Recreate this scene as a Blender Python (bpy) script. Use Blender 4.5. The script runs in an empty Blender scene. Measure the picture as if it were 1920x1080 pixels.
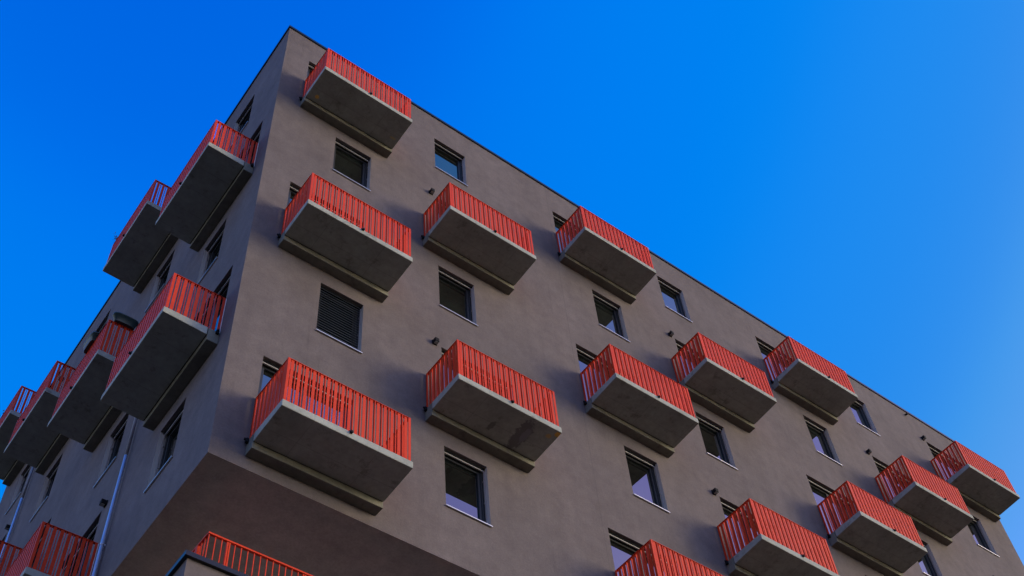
import bpy, bmesh, math, random
from mathutils import Vector, Matrix
random.seed(7)
S = bpy.context.scene
COL = S.collection
R = math.radians

# ------------------------------------------------------------------ camera
cam_d = bpy.data.cameras.new("camera"); cam = bpy.data.objects.new("camera", cam_d); COL.objects.link(cam)
GZ = 32.05                                    # the parapet top stands this high above the street
cam.location = (-4.9471, -12.8178, -30.4532 + GZ)
cam.rotation_euler = (2.5196, 0.0664, -0.6465)
cam_d.sensor_width = 36.0; cam_d.lens = 2313.2865 / 1920 * 36
cam_d.clip_start = 0.1; cam_d.clip_end = 3000
S.camera = cam

# ------------------------------------------------------------------ light
SUN_EL, SUN_AZ = R(18), R(-40)                # azimuth measured from +X, negative = towards the street
SKY_R = [(0, 0), (.57, 0), (.66, .035), (.74, .08), (.78, .13), (.83, .24), (1.0, .6), (1.5, 1.5), (2.5, 2.5), (4, 4.0)]
SKY_G = [(0, 0), (.82, .46), (.9, .64), (1.02, .735), (1.17, .84), (1.28, .88), (1.34, .93), (1.43, 1.09), (2.5, 1.75), (4, 3.3)]
SKY_B = [(0, 1.5), (1.57, 2.6), (1.68, 2.85), (1.93, 2.93), (2.62, 2.8), (2.95, 3.5), (4, 4.4)]
wd = bpy.data.worlds.new("World"); S.world = wd; wd.use_nodes = True
nt = wd.node_tree; nt.nodes.clear()
sky = nt.nodes.new('ShaderNodeTexSky'); sky.sky_type = 'NISHITA'; sky.sun_disc = False
sky.sun_elevation = SUN_EL; sky.sun_rotation = math.pi / 2 - SUN_AZ
sky.air_density = 1.0; sky.dust_density = 0.6; sky.ozone_density = 2.5; sky.altitude = 200
def vscale(k, src):
    v = nt.nodes.new('ShaderNodeVectorMath'); v.operation = 'SCALE'; v.inputs['Scale'].default_value = k; nt.links.new(src, v.inputs[0]); return v.outputs[0]
cv = nt.nodes.new('ShaderNodeRGBCurve')      # deep polarised blue, as the photograph is graded
for ch, pts in ((0, SKY_R), (1, SKY_G), (2, SKY_B)):
    c = cv.mapping.curves[ch]
    pts = [(x / 4, y / 10) for x, y in pts]
    c.points[0].location = pts[0]; c.points[1].location = pts[-1]
    for q in pts[1:-1]: c.points.new(*q)
    for q in c.points: q.handle_type = 'AUTO_CLAMPED'
cv.mapping.update()
bg = nt.nodes.new('ShaderNodeBackground'); bg.inputs['Strength'].default_value = 0.15
wo = nt.nodes.new('ShaderNodeOutputWorld')
nt.links.new(vscale(0.25, sky.outputs[0]), cv.inputs['Color']); nt.links.new(vscale(10.0, cv.outputs[0]), bg.inputs['Color']); nt.links.new(bg.outputs[0], wo.inputs[0])
sd = bpy.data.lights.new("sun", 'SUN'); sd.energy = 0.94; sd.angle = R(24); sd.color = (1.0, 0.80, 0.42)
sun = bpy.data.objects.new("sun", sd); COL.objects.link(sun)
sv = Vector((math.cos(SUN_EL) * math.cos(SUN_AZ), math.cos(SUN_EL) * math.sin(SUN_AZ), math.sin(SUN_EL)))
sun.rotation_euler = sv.to_track_quat('Z', 'Y').to_euler()
sun.location = (40, -40, 60)
S.view_settings.view_transform = 'Standard'; S.view_settings.look = 'None'
S.view_settings.exposure = 1.0; S.view_settings.gamma = 1.0; S.view_settings.use_curve_mapping = False

# ------------------------------------------------------------------ materials
def mat(name, base, rough=0.8, metal=0.0, ior=1.5, spec=0.5):
    m = bpy.data.materials.new(name); m.use_nodes = True
    b = m.node_tree.nodes['Principled BSDF']
    b.inputs['Base Color'].default_value = (*base, 1); b.inputs['Roughness'].default_value = rough
    b.inputs['Metallic'].default_value = metal; b.inputs['IOR'].default_value = ior
    b.inputs['Specular IOR Level'].default_value = spec
    return m
def N(m, t, **kw):
    n = m.node_tree.nodes.new(t)
    for k, v in kw.items(): setattr(n, k, v)
    return n
def L(m, a, b): m.node_tree.links.new(a, b)
def noise(m, vec, scale, detail=4, rough=0.55, sc3=None):
    n = N(m, 'ShaderNodeTexNoise'); n.inputs['Scale'].default_value = scale
    n.inputs['Detail'].default_value = detail; n.inputs['Roughness'].default_value = rough
    if sc3:
        mp = N(m, 'ShaderNodeMapping'); mp.inputs['Scale'].default_value = sc3
        L(m, vec, mp.inputs['Vector']); vec = mp.outputs[0]
    L(m, vec, n.inputs['Vector']); return n.outputs['Fac']
def ramp(m, fac, stops):
    r = N(m, 'ShaderNodeValToRGB'); e = r.color_ramp.elements
    e[0].position, e[0].color = stops[0][0], (*stops[0][1], 1)
    e[1].position, e[1].color = stops[-1][0], (*stops[-1][1], 1)
    for p, c in stops[1:-1]:
        k = e.new(p); k.color = (*c, 1)
    L(m, fac, r.inputs[0]); return r.outputs[0]
def mul(m, a, b, fac=1.0):
    x = N(m, 'ShaderNodeMix', data_type='RGBA', blend_type='MULTIPLY'); x.inputs['Factor'].default_value = fac
    L(m, a, x.inputs[6]); L(m, b, x.inputs[7]); return x.outputs[2]
def mixc(m, fac, a, col):
    x = N(m, 'ShaderNodeMix', data_type='RGBA'); L(m, fac, x.inputs['Factor']); L(m, a, x.inputs[6])
    x.inputs[7].default_value = (*col, 1); return x.outputs[2]
def bump(m, fac, strength, dist, prev=None):
    b = N(m, 'ShaderNodeBump'); b.inputs['Strength'].default_value = strength; b.inputs['Distance'].default_value = dist
    L(m, fac, b.inputs['Height'])
    if prev is not None: L(m, prev, b.inputs['Normal'])
    return b.outputs[0]
def bsdf(m): return m.node_tree.nodes['Principled BSDF']
def pos(m): return N(m, 'ShaderNodeNewGeometry').outputs['Position']

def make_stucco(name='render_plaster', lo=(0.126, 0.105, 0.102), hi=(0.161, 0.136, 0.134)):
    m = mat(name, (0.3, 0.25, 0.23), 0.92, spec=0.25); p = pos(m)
    base = ramp(m, noise(m, p, 0.55, 6, 0.6), [(0.3, lo), (0.7, hi)])
    med = ramp(m, noise(m, p, 3.2, 6, 0.65), [(0.3, (0.85, 0.83, 0.84)), (0.7, (1.1, 1.09, 1.08))])
    fine = ramp(m, noise(m, p, 26, 4, 0.75), [(0.25, (0.82,) * 3), (0.75, (1.14,) * 3)])
    streak = ramp(m, noise(m, p, 1.0, 5, 0.6, (2.6, 2.6, 0.22)), [(0.35, (0.94, 0.94, 0.945)), (0.62, (1.02,) * 3)])
    run = ramp(m, noise(m, p, 1.0, 6, 0.7, (5.5, 5.5, 0.28)), [(0.60, (1.0,) * 3), (0.72, (0.84, 0.84, 0.83))])
    c = mul(m, mul(m, mul(m, mul(m, base, med), fine), streak), run)
    # pale lime blooms
    bl = ramp(m, noise(m, p, 2.4, 8, 0.75), [(0.665, (0, 0, 0)), (0.74, (0.45,) * 3)])
    c = mixc(m, bl, c, (0.23, 0.195, 0.205))
    # movement joints
    sx = N(m, 'ShaderNodeSeparateXYZ'); L(m, p, sx.inputs[0])
    for X in (8.44, 16.36):
        a = N(m, 'ShaderNodeMath', operation='COMPARE'); L(m, sx.outputs[0], a.inputs[0]); a.inputs[1].default_value = X; a.inputs[2].default_value = 0.007
        b2 = N(m, 'ShaderNodeMath', operation='MULTIPLY'); L(m, a.outputs[0], b2.inputs[0]); b2.inputs[1].default_value = 0.45
        c = mixc(m, b2.outputs[0], c, (0.08, 0.07, 0.07))
    L(m, c, bsdf(m).inputs['Base Color'])
    n1 = bump(m, noise(m, p, 1.3, 4), 0.35, 0.03); n2 = bump(m, noise(m, p, 22, 5, 0.65), 0.5, 0.006, n1)
    L(m, bump(m, noise(m, p, 160, 2), 0.4, 0.0025, n2), bsdf(m).inputs['Normal'])
    return m
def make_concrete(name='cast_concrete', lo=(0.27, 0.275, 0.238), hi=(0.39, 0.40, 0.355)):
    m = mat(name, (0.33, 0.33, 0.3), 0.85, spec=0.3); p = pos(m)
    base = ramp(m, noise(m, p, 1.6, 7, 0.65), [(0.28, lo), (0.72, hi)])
    med = ramp(m, noise(m, p, 9, 6, 0.7), [(0.3, (0.84,) * 3), (0.7, (1.08,) * 3)])
    dirt = ramp(m, noise(m, p, 3.1, 8, 0.75), [(0.56, (1, 1, 1)), (0.68, (0.62, 0.60, 0.58))])
    c = mul(m, mul(m, base, med), dirt, 1.0)
    pores = ramp(m, noise(m, p, 38, 3, 0.6), [(0.66, (1, 1, 1)), (0.74, (0.6,) * 3)]); c = mul(m, c, pores)
    sx = N(m, 'ShaderNodeSeparateXYZ'); L(m, p, sx.inputs[0])          # formwork board joints
    for ax, pitch in ((0, 1.21), (1, 0.57)):
        fr = N(m, 'ShaderNodeMath', operation='PINGPONG'); L(m, sx.outputs[ax], fr.inputs[0]); fr.inputs[1].default_value = pitch / 2
        lt = N(m, 'ShaderNodeMath', operation='LESS_THAN'); L(m, fr.outputs[0], lt.inputs[0]); lt.inputs[1].default_value = 0.006
        ml = N(m, 'ShaderNodeMath', operation='MULTIPLY'); L(m, lt.outputs[0], ml.inputs[0]); ml.inputs[1].default_value = 0.28
        c = mixc(m, ml.outputs[0], c, (0.10, 0.095, 0.085))
    def spot(c, at, rx, ry, col, amt, wob=0.5):          # one stain with its own ragged outline on the underside of a slab
        mp = N(m, 'ShaderNodeMapping', vector_type='POINT'); L(m, p, mp.inputs['Vector'])
        mp.inputs['Scale'].default_value = (1 / rx, 1 / ry, 3.0); mp.inputs['Location'].default_value = (-at[0] / rx, -at[1] / ry, -at[2] * 3.0)
        ln = N(m, 'ShaderNodeVectorMath', operation='LENGTH'); L(m, mp.outputs[0], ln.inputs[0])
        ad = N(m, 'ShaderNodeMath', operation='MULTIPLY_ADD'); L(m, noise(m, p, 9, 5, 0.7), ad.inputs[0]); ad.inputs[1].default_value = wob * 4; L(m, ln.outputs['Value'], ad.inputs[2])
        return mixc(m, thr(ad.outputs[0], 1 + wob * 2, amt), c, col)
    def thr(v, lim, amt):
        a = N(m, 'ShaderNodeMapRange'); L(m, v, a.inputs['Value']); a.inputs['From Min'].default_value = lim - .12; a.inputs['From Max'].default_value = lim + .12
        a.inputs['To Min'].default_value = amt; a.inputs['To Max'].default_value = 0; return a.outputs[0]
    z4, z1 = 32.05 - 12.659, 32.05 - 3.659
    c = spot(c, (5.95, -0.62, z4), .15, .42, (0.13, 0.12, 0.125), .8); c = spot(c, (6.02, -0.66, z4), .07, .2, (0.24, 0.23, 0.25), .8); c = spot(c, (5.32, -0.52, z4), .06, .12, (0.12, 0.11, 0.10), .7)
    c = spot(c, (6.56, -1.02, z4), .07, .06, (0.75, 0.40, 0.05), .9, .3); c = spot(c, (6.43, -0.90, z4), .06, .05, (0.6, 0.36, 0.08), .6, .3)
    c = spot(c, (0.84, -0.39, z1), .05, .05, (0.8, 0.45, 0.06), .8, .3); c = spot(c, (2.94, -0.49, z1), .08, .03, (0.6, 0.42, 0.12), .5, .3)
    L(m, c, bsdf(m).inputs['Base Color'])
    L(m, bump(m, noise(m, p, 30, 6, 0.7), 0.4, 0.004), bsdf(m).inputs['Normal'])
    return m
def make_red():
    m = mat('red_powder_coat', (0.6, 0.05, 0.03), 0.5, spec=0.12); p = pos(m)
    c = ramp(m, noise(m, p, 2.5, 4), [(0.3, (0.58, 0.046, 0.014)), (0.7, (0.68, 0.058, 0.019))])
    d = ramp(m, noise(m, p, 14, 5, 0.7), [(0.3, (0.88,) * 3), (0.65, (1.0,) * 3)])
    L(m, mul(m, c, d), bsdf(m).inputs['Base Color'])
    return m
def make_ground(name, lo, hi, sc):
    m = mat(name, lo, 0.9, spec=0.2); p = pos(m)
    c = mul(m, ramp(m, noise(m, p, sc, 6), [(0.3, lo), (0.7, hi)]), ramp(m, noise(m, p, sc * 30, 3), [(0.3, (0.8,) * 3), (0.7, (1.1,) * 3)]))
    L(m, c, bsdf(m).inputs['Base Color']); L(m, bump(m, noise(m, p, 90, 3), 0.4, 0.01), bsdf(m).inputs['Normal']); return m
def make_glass():
    m = mat('window_glass', (0.012, 0.016, 0.015), 0.01, ior=2.5, spec=0.6); p = pos(m)
    c = ramp(m, noise(m, p, 0.9, 2), [(0.35, (0.003, 0.004, 0.0035)), (0.7, (0.012, 0.016, 0.013))])
    L(m, c, bsdf(m).inputs['Base Color'])
    L(m, bump(m, noise(m, p, 1.6, 1), 0.05, 0.02), bsdf(m).inputs['Normal']); return m
M = dict(
    plaster=make_stucco(), soffit=make_stucco('brightened_soffit_plaster', (0.43, 0.37, 0.30), (0.50, 0.435, 0.36)), concrete=make_concrete(), beam=make_concrete('shade_toned_concrete', (0.135, 0.128, 0.10), (0.225, 0.218, 0.175)), lining=mat('reveal_lining', (0.40, 0.39, 0.37), 0.8, spec=0.2), red=make_red(), glass=make_glass(),  # soffit brightened for bounce light, beam darkened for slab shade, both in the colour
    frame=mat('anthracite_frame', (0.018, 0.019, 0.021), 0.45), black=mat('black_plastic', (0.008, 0.008, 0.009), 0.8, spec=0.2),
    joint=mat('joint_mastic', (0.03, 0.028, 0.025), 0.9), sill=mat('aluminium_sill', (0.62, 0.6, 0.6), 0.35, 0.6),
    rail=mat('guide_rail_metal', (0.34, 0.32, 0.31), 0.45, 0.1), blind=mat('blind_slat_paint', (0.06, 0.075, 0.095), 0.4, 0.2),
    coping=mat('dark_sheet_metal', (0.022, 0.022, 0.026), 0.35, 0.5), zinc=mat('zinc_pipe', (0.72, 0.76, 0.85), 0.3, 0.55), pipe_upper=mat('upper_pipe_grey', (0.24, 0.25, 0.28), 0.5), slabs=make_ground('terrace_slabs', (0.62, 0.58, 0.52), (0.72, 0.68, 0.61), 0.9),
    glint_pale=mat('pale_glint_colour', (0.8, 0.8, 0.82), 0.35, 0.2), planter=mat('dark_green_plastic', (0.015, 0.04, 0.042), 0.35),  # first one: pale colour standing in for a glint
    leaf=mat('leaf_green', (0.045, 0.07, 0.025), 0.6), stem=mat('plant_stem', (0.06, 0.05, 0.03), 0.8), soil=mat('potting_soil', (0.03, 0.022, 0.015), 0.95),
    lens=mat('lamp_lens', (0.3, 0.3, 0.28), 0.3),
    asphalt=make_ground('asphalt', (0.04, 0.04, 0.042), (0.06, 0.06, 0.06), 0.5), paving=make_ground('paving', (0.072, 0.050, 0.030), (0.10, 0.070, 0.044), 0.8),
    lawn=make_ground('lawn', (0.042, 0.036, 0.012), (0.058, 0.048, 0.017), 0.2), kerb=mat('kerb_stone', (0.3, 0.29, 0.27), 0.85),
)

# ------------------------------------------------------------------ mesh helpers
def box(bm, a, b, bev=0.0, rot=None, piv=None):
    x0, x1 = sorted((a[0], b[0])); y0, y1 = sorted((a[1], b[1])); z0, z1 = sorted((a[2], b[2]))
    v = [bm.verts.new(p) for p in ((x0, y0, z0), (x1, y0, z0), (x1, y1, z0), (x0, y1, z0), (x0, y0, z1), (x1, y0, z1), (x1, y1, z1), (x0, y1, z1))]
    fs = [bm.faces.new([v[i] for i in q]) for q in ((0, 3, 2, 1), (4, 5, 6, 7), (0, 1, 5, 4), (1, 2, 6, 5), (2, 3, 7, 6), (3, 0, 4, 7))]
    if rot is not None: bmesh.ops.rotate(bm, verts=v, cent=piv, matrix=rot)
    if bev:
        es = list({e for f in fs for e in f.edges})
        bmesh.ops.bevel(bm, geom=es, offset=bev, segments=2, affect='EDGES', profile=0.6)
def cyl(bm, p0, p1, r0, r1=None, n=14, caps=True):
    r1 = r0 if r1 is None else r1
    p0, p1 = Vector(p0), Vector(p1); d = (p1 - p0).normalized()
    a = d.orthogonal().normalized(); b = d.cross(a)
    rings = [[bm.verts.new(p + (a * math.cos(t) + b * math.sin(t)) * r) for t in [2 * math.pi * k / n for k in range(n)]] for p, r in ((p0, r0), (p1, r1))]
    for k in range(n):
        f = bm.faces.new((rings[0][k], rings[0][(k + 1) % n], rings[1][(k + 1) % n], rings[1][k])); f.smooth = True
    if caps: bm.faces.new(rings[0][::-1]); bm.faces.new(rings[1])
def mesh_of(name, bm, m, recalc=True):
    if recalc: bmesh.ops.recalc_face_normals(bm, faces=bm.faces[:])
    me = bpy.data.meshes.new(name); bm.to_mesh(me); bm.free(); me.materials.append(m); return me
def link(name, me, parent=None, loc=(0, 0, 0), rz=0.0):
    o = bpy.data.objects.new(name, me); COL.objects.link(o); o.parent = parent; o.location = loc; o.rotation_euler = (0, 0, rz); return o
def tag(o, label=None, cat=None, group=None, kind=None):
    for k, v in (('label', label), ('category', cat), ('group', group), ('kind', kind)):
        if v: o[k] = v
    return o
class Side:
    """a facade: s runs along the wall, o points out of it, z up"""
    def __init__(self, th, sg): self.th, self.sg = th, sg
    def obj(self, name, me, s, z, parent): return link(name, me, parent, (s * math.cos(self.th), s * math.sin(self.th), z), self.th)
    def bx(self, bm, s0, s1, o0, o1, z0, z1, bev=0.0): box(bm, (s0, self.sg * o0, z0), (s1, self.sg * o1, z1), bev)
    def W(self, s, o, z):
        c, n = math.cos(self.th), math.sin(self.th); y = self.sg * o
        return (s * c - y * n, s * n + y * c, z)
TH = 1.5587
RT, LF = Side(0.0, -1), Side(TH, 1)           # the long street front, the shorter side front

# ------------------------------------------------------------------ ground
def sheet(name, x0, y0, x1, y1, z, m, label, zb=None):
    bm = bmesh.new()
    if zb is None:
        v = [bm.verts.new(p) for p in ((x0, y0, z), (x1, y0, z), (x1, y1, z), (x0, y1, z))]; bm.faces.new(v)
    else: box(bm, (x0, y0, zb), (x1, y1, z), 0.015)
    return tag(link(name, mesh_of(name, bm, m, zb is not None)), kind='structure')
sheet('ground', -1500, -1500, 1500, 1500, 0.0, M['lawn'], '')
sheet('road', -300, -26, 300, -17, 0.004, M['asphalt'], '')
sheet('pavement', -300, -16.85, 300, 40, 0.13, M['paving'], '', -0.02)
sheet('kerb', -300, -17.0, 300, -16.853, 0.135, M['kerb'], '', -0.02)

# ------------------------------------------------------------------ building shell
Z1 = -3.5079 + GZ                             # top-storey balcony slab level
PITCH = 3.0
ROOF, SOF, TER = GZ - 0.03, -16.104 + GZ, -18.2 + GZ
LR, LL, NOTCH_S, NOTCH_D = 26.7646, 15.8, 8.4, 5.0
XC = {1: 0.6125, 2: 4.1235, 3: 8.5177, 4: 12.0424, 5: 16.4095, 6: 19.9324, 7: 23.8977}
YC = {1: 0.5361, 2: 4.5395, 3: 8.807, 4: 12.8043}
BW, BD = 2.479, 1.105
def fz(f): return Z1 - PITCH * (f - 1)
wins, doors, balcs, lamps = [], [], [], []    # (side, s0, z0, s1, z1, ...)
for side, cols in ((RT, XC), (LF, YC)):
    for c, s in cols.items():
        if side is RT: wide = c in (1, 3, 5); par = 1 if c in (1, 3, 5, 7) else 0
        else: wide = c in (1, 3); par = 0 if c in (1, 3) else 1
        for f in range(1, 6):
            z = fz(f)
            if f % 2 == par:
                ds = s + (0.06 if wide else 0.44)
                doors.append((side, ds, ds + 1.88, z + 0.03, z + 2.26)); balcs.append((side, c, f, s, z))
                if not wide: lamps.append((side, s + 0.26, z + 2.27))
            else:
                ws = s + ((1.03 if side is RT else 1.05) if wide else 0.43)
                wins.append((side, ws, ws + 1.0, z + 0.70, z + 2.26, c, f))
building = bpy.data.objects.new('apartment_building', None); COL.objects.link(building); building.location = (0, 0, 0)
tag(building, 'brown plastered apartment block with orange red balconies staggered over both of its fronts', 'building')
REC = 0.21
def facade(bm, side, s0, s1, z0, z1, ops):
    ops = [o for o in ops if o[0] >= s0 and o[1] <= s1 and o[2] >= z0 and o[3] <= z1]
    ss = sorted({s0, s1, *[o[0] for o in ops], *[o[1] for o in ops]}); zs = sorted({z0, z1, *[o[2] for o in ops], *[o[3] for o in ops]})
    vc = {}
    def V(s, z, o=0.0):
        k = (round(s, 4), round(z, 4), o)
        if k not in vc: vc[k] = bm.verts.new(side.W(s, o, z))
        return vc[k]
    for i in range(len(ss) - 1):
        for j in range(len(zs) - 1):
            cs, cz = (ss[i] + ss[i + 1]) / 2, (zs[j] + zs[j + 1]) / 2
            if any(o[0] < cs < o[1] and o[2] < cz < o[3] for o in ops): continue
            bm.faces.new((V(ss[i], zs[j]), V(ss[i + 1], zs[j]), V(ss[i + 1], zs[j + 1]), V(ss[i], zs[j + 1])))
    for a, b, c, d in ops:
        q = [(a, c), (b, c), (b, d), (a, d)]
        for k in range(4):
            p0, p1 = q[k], q[(k + 1) % 4]
            fc = bm.faces.new([bm.verts.new(side.W(*x)) for x in ((p0[0], 0, p0[1]), (p1[0], 0, p1[1]), (p1[0], -REC, p1[1]), (p0[0], -REC, p0[1]))]); fc.material_index = 1 if k in (1, 3) else 0
        bm.faces.new([bm.verts.new(side.W(s, -REC, z)) for s, z in q])
def quad(bm, *ps): bm.faces.new([bm.verts.new(p) for p in ps])
bm = bmesh.new()
for side, length in ((RT, LR), (LF, LL)):
    ops = [(w[1], w[2], w[3], w[4]) for w in wins if w[0] is side] + [(d[1], d[2], d[3], d[4]) for d in doors if d[0] is side]
    facade(bm, side, 0, length, SOF, ROOF, ops)
    nd = NOTCH_S if side is RT else NOTCH_D
    facade(bm, side, nd, length, 0, SOF, ops); facade(bm, side, 0, nd, 0, TER, [])
far = LF.W(LL, 0, 0); fx, fy = far[0], far[1]
quad(bm, (LR, 0, 0), (LR, fy, 0), (LR, fy, ROOF), (LR, 0, ROOF))
quad(bm, (fx, fy, 0), (LR, fy, 0), (LR, fy, ROOF), (fx, fy, ROOF))
quad(bm, (0, 0, ROOF), (LR, 0, ROOF), (LR, fy, ROOF), (fx, fy, ROOF))
nx = LF.W(NOTCH_D, 0, 0)[0]
quad(bm, (nx, NOTCH_D, TER - .3), (NOTCH_S, NOTCH_D, TER - .3), (NOTCH_S, NOTCH_D, SOF), (nx, NOTCH_D, SOF))
quad(bm, (NOTCH_S, 0, TER - .3), (NOTCH_S, NOTCH_D, TER - .3), (NOTCH_S, NOTCH_D, SOF), (NOTCH_S, 0, SOF))
quad(bm, (0, 0, TER), (NOTCH_S, 0, TER), (NOTCH_S, .25, TER), (.25, .25, TER)); quad(bm, (0, 0, TER), (.25, .25, TER), (.25, NOTCH_D, TER), (nx, NOTCH_D, TER))
quad(bm, (.25, .25, TER - .3), (NOTCH_S, .25, TER - .3), (NOTCH_S, .25, TER), (.25, .25, TER)); quad(bm, (.25, .25, TER - .3), (.25, NOTCH_D, TER - .3), (.25, NOTCH_D, TER), (.25, .25, TER))
bmesh.ops.remove_doubles(bm, verts=bm.verts[:], dist=0.0005)
wall = link('wall', mesh_of('wall', bm, M['plaster'], False), building); wall.data.materials.append(M['lining'])

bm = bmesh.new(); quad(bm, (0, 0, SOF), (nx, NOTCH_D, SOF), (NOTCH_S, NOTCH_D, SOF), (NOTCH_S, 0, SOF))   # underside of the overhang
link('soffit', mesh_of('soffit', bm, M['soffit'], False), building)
def coping(name, path, out, inn, z0, z1, closed=False):
    """flat sheet-metal cap along a path of (point, outward offsets)"""
    bm = bmesh.new(); sec = []
    for (x, y), (ox, oy) in path:
        sec.append([bm.verts.new(p) for p in ((x + ox * out, y + oy * out, z0), (x + ox * out, y + oy * out, z1), (x - ox * inn, y - oy * inn, z1 + .02), (x - ox * inn, y - oy * inn, z0))])
    for a, b in zip(sec, sec[1:]):
        for k in range(4): bm.faces.new((a[k], a[(k + 1) % 4], b[(k + 1) % 4], b[k]))
    bm.faces.new(sec[0]); bm.faces.new(sec[-1][::-1])
    return link(name, mesh_of(name, bm, M['coping']), building)
coping('roof_coping', [((fx, fy), (-1, 0)), ((0, 0), (-1, -1)), ((LR, 0), (1, -1)), ((LR, fy), (1, 0))], 0.035, 0.35, ROOF - 0.055, ROOF + 0.03)
coping('terrace_coping', [((nx, NOTCH_D), (-1, 0)), ((0, 0), (-1, -1)), ((NOTCH_S, 0), (0, -1))], 0.06, 0.30, TER - 0.07, TER + 0.012)

bm = bmesh.new(); box(bm, (.252, .252, TER - .36), (NOTCH_S - .002, NOTCH_D - .002, TER - .3))
link('terrace_paving', mesh_of('terrace_paving', bm, M['slabs']), building)
# terrace railing: thin round balusters between flat posts
bm = bmesh.new(); tx, ty, tz0, tz1 = 0.37, 0.23 + .04, TER - 0.28, -17.4 + GZ
box(bm, (tx - .02, ty - .025, tz1 - .02), (NOTCH_S, ty + .025, tz1 + .012), 0.004)
box(bm, (tx - .025, ty + .026, tz1 - .02), (tx + .025, NOTCH_D, tz1 + .012), 0.004)
k = 0; x = tx
while x < NOTCH_S - .05:
    if (k - 3) % 12 == 0: box(bm, (x - .03, ty - .012, tz0), (x - .004, ty + .03, tz1 - .021), 0.003); box(bm, (x + .004, ty - .012, tz0), (x + .03, ty + .03, tz1 - .021), 0.003)
    else: box(bm, (x - .0075, ty - .0075, tz0 + .1), (x + .0075, ty + .0075, tz1 - .021), 0.002)
    x += .1092; k += 1
y = ty + .1092; k = 1
while y < NOTCH_D:
    if (k - 3) % 12 == 0: box(bm, (tx - .03, y - .035, tz0), (tx + .03, y + .035, tz1 - .021), 0.003)
    else: box(bm, (tx - .009, y - .009, tz0 + .1), (tx + .009, y + .009, tz1 - .021), 0.003)
    y += .1092; k += 1
box(bm, (tx - .02, ty - .02, tz0 + .1), (NOTCH_S, ty + .02, tz0 + .13)); box(bm, (tx - .02, ty + .021, tz0 + .1), (tx + .02, NOTCH_D, tz0 + .13))
link('terrace_railing', mesh_of('terrace_railing', bm, M['red']), building)

# ------------------------------------------------------------------ windows and doors
def frame_mesh(side, w, h, door):
    bm = bmesh.new(); B = side.bx; d0, d1 = -REC + .002, -REC + .075
    fw = .062
    B(bm, .002, fw, d0, d1, .002, h - .002, .004); B(bm, w - fw, w - .002, d0, d1, .002, h - .002, .004)
    B(bm, fw + .0005, w - fw - .0005, d0, d1 - .001, h - fw, h - .002, .004); B(bm, fw + .0005, w - fw - .0005, d0, d1 - .001, .002, fw, .004)
    def sash(a, b):
        sw, e0, e1 = .055, d0 + .003, d1 - .018
        B(bm, a, a + sw, e0, e1, fw + .001, h - fw - .001, .005); B(bm, b - sw, b, e0, e1, fw + .001, h - fw - .001, .005)
        B(bm, a + sw + .0005, b - sw - .0005, e0, e1 - .001, h - fw - sw, h - fw - .001, .005); B(bm, a + sw + .0005, b - sw - .0005, e0, e1 - .001, fw + .001, fw + sw, .005)
    if door: sash(fw + .001, w / 2 - .002); sash(w / 2 + .002, w - fw - .001)
    else: sash(fw + .001, w - fw - .001)
    return mesh_of('window_frame', bm, M['frame'])
def one(side, m, *bs, bev=0.0, name='part'):
    bm = bmesh.new()
    for b in bs: side.bx(bm, *b, bev)
    return mesh_of(name, bm, m)
def window_set(side, w, h, door):
    g = .062 + .05
    pane = [(.08, w - .08, -REC + .012, -REC + .022, .08, h - .08)]
    if door: pane = [(.1, w / 2 - .03, -REC + .012, -REC + .022, .1, h - .1), (w / 2 + .03, w - .1, -REC + .012, -REC + .022, .1, h - .1)]
    d = dict(frame=frame_mesh(side, w, h, door), pane=one(side, M['glass'], *pane, name='pane'),
             box=one(side, M['black'], (.002, w - .002, -.13, -.058, h - .03, h - .0015), (.028, w - .028, -.122, -.068, h - .045, h - .0305), bev=.002, name='blind_cassette'),
             lath=one(side, M['rail'], (.03, w - .03, -.110, -.082, h - .075, h - .048), bev=.003, name='bottom_lath'))
    d['guide'] = []
    for a, b, c, e in ((.003, .022, .003, .027), (w - .022, w - .003, w - .027, w - .003)):
        bm = bmesh.new(); side.bx(bm, a, b, -.1, -.075, .012, h - .054, .002)
        for z in (.15, h * .42, h * .78): side.bx(bm, c, e, -.125, -.1, z, z + .04)
        d['guide'].append(mesh_of('guide_rail', bm, M['rail']))
    if not door:
        bm = bmesh.new()
        side.bx(bm, .001, w - .001, -.134, .0, .0005, .008); side.bx(bm, -.015, w + .015, .0005, .035, -.006, .008, .002); side.bx(bm, -.015, w + .015, .0275, .035, -.016, -.0062)
        d['sill'] = mesh_of('sill', bm, M['sill'])
        bm = bmesh.new()
        n = 20
        for k in range(n):
            z = .03 + k * (h - .10) / (n - 1)
            p = [(-.074, .0), (-.0725, .006), (-.082, .030), (-.096, .052), (-.099, .053)]
            rows = [[bm.verts.new((s, side.sg * o, z + zz)) for o, zz in p] for s in (.028, w - .028)]
            for q in range(4): bm.faces.new((rows[0][q], rows[0][q + 1], rows[1][q + 1], rows[1][q]))
        bmesh.ops.solidify(bm, geom=bm.faces[:], thickness=0.0012)
        d['blind'] = mesh_of('lowered_blind', bm, M['blind'])
    return d
SET = {}
def get_set(side, w, h, door):
    k = (side.th, round(w, 3), door)
    if k not in SET: SET[k] = window_set(side, w, h, door)
    return SET[k]
for side, s0, s1, z0, z1, c, f in wins:
    d = get_set(side, s1 - s0, z1 - z0, False)
    o = side.obj('window', d['frame'], s0, z0, building)
    closed = side is RT and (c, f) == (1, 4)
    for nm, me in (('pane', d['pane']), ('sill', d['sill']), ('blind_cassette', d['box'])): link(nm, me, o)
    for me in d['guide']: link('guide_rail', me, o)
    link('lowered_blind' if closed else 'bottom_lath', d['blind'] if closed else d['lath'], o)
    if closed: tag(o, 'window with its dark slatted blind fully lowered')
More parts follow.
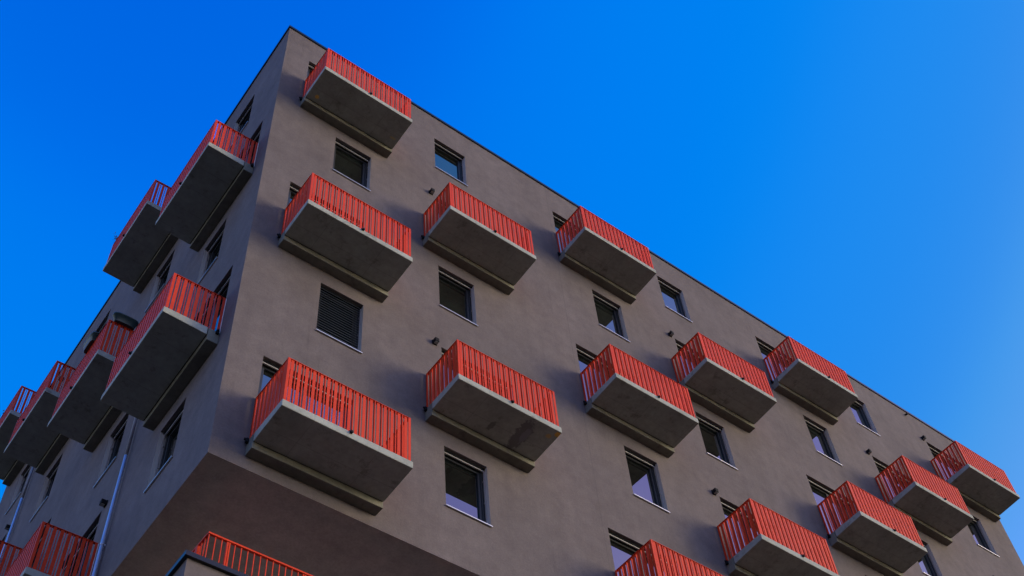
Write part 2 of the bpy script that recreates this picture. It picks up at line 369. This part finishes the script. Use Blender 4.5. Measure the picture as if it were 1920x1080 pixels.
for side, s0, s1, z0, z1 in doors:
    d = get_set(side, s1 - s0, z1 - z0, True)
    o = side.obj('balcony_door', d['frame'], s0, z0, building)
    for nm, me in (('pane', d['pane']), ('blind_cassette', d['box']), ('bottom_lath', d['lath'])): link(nm, me, o)
    for me in d['guide']: link('guide_rail', me, o)

# ------------------------------------------------------------------ balconies
def railing_mesh(side):
    bm = bmesh.new(); B = side.bx; t, zt, zb = .007, 1.088, .035
    e = .028                                                        # set back from the slab edge
    s0, s1, of = e, BW - e, BD - e
    # flat rails, top and bottom
    B(bm, s0, s1, of - .06, of, zt - .01, zt); B(bm, s0, s0 + .06, .012, of - .0605, zt - .01, zt); B(bm, s1 - .06, s1, .012, of - .0605, zt - .01, zt)
    B(bm, s0, s1, of - .058, of - .010, zb, zb + .01); B(bm, s0 + .010, s0 + .058, .012, of - .0585, zb, zb + .01); B(bm, s1 - .058, s1 - .010, .012, of - .0585, zb, zb + .01)
    z0, z1 = zb + .0105, zt - .0105
    # corner and wall posts (angles)
    for a in (s0, s1):
        sg = 1 if a == s0 else -1
        B(bm, a, a + sg * .05, of - t, of, zb - .03, z1); B(bm, a, a + sg * t, of - .055, of - t - .0005, zb - .03, z1)
        B(bm, a, a + sg * t, .012, .062, zb - .03, z1); B(bm, a + sg * (t + .0005), a + sg * .04, .012, .012 + t, zb - .03, z1)
        for oo in (.3, of - .2): B(bm, a + sg * .012, a + sg * .05, oo, oo + .04, .0, zb - .0005)
    # front: flats face on, turned flats between them
    n = 17; p = (s1 - s0 - .05) / n
    for k in range(n):
        c = s0 + .025 + p * (k + .5)
        if k < n: B(bm, c - .029, c + .029, of - .012 - t, of - .012, z0 - .03, z1)
        if k < n - 1: B(bm, c + p / 2 - .0095, c + p / 2 + .0095, of - .042, of - .004, z0, z1)
    n = 7; q = (of - .05 - .06) / n
    for a, sg in ((s0, 1), (s1, -1)):
        for k in range(n):
            c = .062 + q * (k + .5)
            B(bm, a + sg * .012, a + sg * (.012 + t), c - .033, c + .033, z0 - .03, z1)
            if k < n - 1: B(bm, a + sg * .008, a + sg * .055, c + q / 2 - .006, c + q / 2 + .006, z0, z1)
    return mesh_of('railing', bm, M['red'])
def balcony_set(side):
    d = {}
    bm = bmesh.new(); y0, y1 = side.sg * .238, side.sg * BD                  # the underside falls slightly towards the wall
    v = [bm.verts.new(q) for q in ((0, y0, -.20), (BW, y0, -.20), (BW, y1, -.151), (0, y1, -.151), (0, y0, 0), (BW, y0, 0), (BW, y1, 0), (0, y1, 0))]
    fs = [bm.faces.new([v[i] for i in q]) for q in ((0, 3, 2, 1), (4, 5, 6, 7), (0, 1, 5, 4), (1, 2, 6, 5), (2, 3, 7, 6), (3, 0, 4, 7))]
    bmesh.ops.bevel(bm, geom=bm.edges[:], offset=.012, segments=2, affect='EDGES', profile=0.6); d['slab'] = mesh_of('slab', bm, M['concrete'])
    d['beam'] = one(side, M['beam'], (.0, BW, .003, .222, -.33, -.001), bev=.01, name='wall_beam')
    d['joint'] = one(side, M['joint'], (.012, BW - .012, .2225, .2375, -.185, -.012), name='joint')
    d['rail'] = railing_mesh(side)
    d['glint'] = one(side, M['glint_pale'], (.008, .026, .0015, .011, .0, 1.06), name='glint_strip')  # added pale strip, paints the glint along the wall post's edge
    bm = bmesh.new(); s = 1.265
    side.bx(bm, s - .035, s + .035, BD - .03, BD + .012, -.008, .006, .002); side.bx(bm, s - .022, s + .022, BD + .002, BD + .05, -.052, -.0085, .004)
    d['spout'] = mesh_of('drain_spout', bm, M['black'])
    bm = bmesh.new(); y = side.sg
    side.bx(bm, -.05, -.002, .03, .09, -.09, .0, .006); side.bx(bm, -.08, -.051, .045, .075, -.045, -.005, .005)
    d['box'] = mesh_of('overflow_box', bm, M['black'])
    return d
BS = {id(RT): balcony_set(RT), id(LF): balcony_set(LF)}
for side, c, f, s, z in balcs:
    d = BS[id(side)]
    o = side.obj('balcony', d['slab'], s, z, building)
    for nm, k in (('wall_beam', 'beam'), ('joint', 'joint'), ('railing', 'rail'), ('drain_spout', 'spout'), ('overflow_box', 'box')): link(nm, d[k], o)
    if side is LF: link('glint_strip', d['glint'], o)

# ------------------------------------------------------------------ wall lamps, pipes
for side, s, z in lamps:
    bm = bmesh.new(); side.bx(bm, -.06, .06, .001, .02, -.06, .06, .004); side.bx(bm, -.05, .05, .0205, .12, -.055, .055, .01)
    o = side.obj('wall_lamp', mesh_of('wall_lamp', bm, M['black']), s, z, building)
    link('lens', one(side, M['lens'], (-.035, .035, .035, .105, -.062, -.0555), name='lens'), o)
bm = bmesh.new(); cyl(bm, (23.77, -.001, -.30 + GZ), (23.77, -.11, -.31 + GZ), .035)
link('overflow_pipe', mesh_of('overflow_pipe', bm, M['black']), building)
for s, zc, zt in ((4.12, 19.5, 24.4), (12.53, 25.4, 27.6)):
    bm = bmesh.new(); y = LF.sg * .066
    cyl(bm, (0, y, 0.3), (0, y, zc), .036, n=20); zz = 1.2
    while zz < zc - .3:
        cyl(bm, (0, y, zz), (0, y, zz + .04), .040, n=20); LF.bx(bm, -.012, .012, .001, .032, zz + .01, zz + .04); zz += 2.0
    o = LF.obj('downpipe', mesh_of('downpipe', bm, M['zinc']), s, 0, building)
    bm = bmesh.new(); cyl(bm, (0, y, zc + .001), (0, y, zt), .033, n=20); link('upper_pipe', mesh_of('upper_pipe', bm, M['pipe_upper']), o)  # upper length in a darker grey than the pipe below

# ------------------------------------------------------------------ planters and plants (loose things)
def planter(s, o, z, along, label, group):
    """oval trough sitting astride the top rail; 'along' is the long axis: 's' or 'o'"""
    root = bpy.data.objects.new('planter_box', None); COL.objects.link(root)
    root.location = LF.W(s, o, z); root.rotation_euler = (0, 0, TH + (math.pi / 2 if along == 'o' else 0)); tag(root, label, 'planter', group)
    bm = bmesh.new(); n = 32
    def ring(a, b, zz):
        out = []
        for k in range(n):
            t = 2 * math.pi * k / n; cx, sx = math.cos(t), math.sin(t)
            out.append(bm.verts.new((a * math.copysign(abs(cx) ** .55, cx), b * math.copysign(abs(sx) ** .7, sx), zz)))
        return out
    prof = [(.22, .065, -.10), (.235, .072, -.09), (.275, .098, .10), (.295, .112, .105), (.297, .114, .135), (.285, .104, .137), (.27, .092, .10)]
    rs = [ring(*p) for p in prof]
    for a, b in zip(rs, rs[1:]):
        for k in range(n): f = bm.faces.new((a[k], a[(k + 1) % n], b[(k + 1) % n], b[k])); f.smooth = True
    bm.faces.new(rs[0][::-1])
    link('trough', mesh_of('trough', bm, M['planter']), root)
    bm = bmesh.new(); rr = ring(.268, .09, .098); bm.faces.new(rr); link('soil', mesh_of('soil', bm, M['soil'], False), root)
    bm = bmesh.new()
    for k in range(70):
        x, y = random.uniform(-.25, .25), random.uniform(-.08, .08); h = random.uniform(.02, .06)
        a = random.uniform(0, 6.28); dx, dy = .02 * math.cos(a), .02 * math.sin(a)
        v = [bm.verts.new(q) for q in ((x, y, .098), (x + dx - dy * .4, y + dy + dx * .4, .098 + h * .6), (x + 2 * dx, y + 2 * dy, .098 + h), (x + dx + dy * .4, y + dy - dx * .4, .098 + h * .6))]
        bm.faces.new(v)
    link('seedlings', mesh_of('seedlings', bm, M['leaf'], False), root)
B3 = fz(3)
planter(YC[2] + .02, 0.74, B3 + 1.19, 'o', 'dark oval planter astride the balcony end rail, nearer the wall of the side front', 'oval planters on one balcony')
planter(YC[2] + .98, 1.09, B3 + 1.20, 's', 'dark oval planter poking above the long front rail of the side front balcony', 'oval planters on one balcony')
def plant(s, o, z, h, n, label):
    root = bpy.data.objects.new('potted_plant', None); COL.objects.link(root); root.location = LF.W(s, o, z); root.rotation_euler = (0, 0, TH)
    tag(root, label, 'plant')
    bm = bmesh.new(); cyl(bm, (0, 0, 0), (0, 0, .3), .10, .14, 20); cyl(bm, (0, 0, .301), (0, 0, .33), .15, .15, 20); link('pot', mesh_of('pot', bm, M['planter']), root)
    bs, bl = bmesh.new(), bmesh.new()
    for k in range(n):
        a = random.uniform(-.3, 3.4); r = random.uniform(.1, .34); top = Vector((math.cos(a) * r * 1.3, math.sin(a) * r, h * random.uniform(.72, 1.05)))
        p = Vector((random.uniform(-.05, .05), random.uniform(-.05, .05), .32)); prev = p; mid = p.lerp(top, .5) + Vector((0, 0, .12))
        for t in range(1, 8):
            u = t / 7; q = p * (1 - u) ** 2 + mid * 2 * u * (1 - u) + top * u * u
            cyl(bs, prev, q, .006 - .004 * u, .0055 - .004 * u, 5, False)
            if t > 3:
                for _ in range(3):
                    d = Vector((random.uniform(-1, 1), random.uniform(-1, 1), random.uniform(-.3, 1))).normalized(); w = d.orthogonal().normalized() * .011; ln = random.uniform(.06, .11)
                    bl.faces.new([bl.verts.new(x) for x in (q, q + d * ln * .5 + w, q + d * ln, q + d * ln * .5 - w)])
            prev = q
    link('stems', mesh_of('stems', bs, M['stem'], False), root); link('leaves', mesh_of('leaves', bl, M['leaf'], False), root)
plant(YC[2] + 2.25, .86, fz(1), 1.25, 9, 'thin leafy plant reaching over the far corner of the topmost side front balcony')
plant(YC[4] + 1.3, .86, fz(1), 1.22, 12, 'bushy low plant just over the rail of the farthest balcony of the side front')
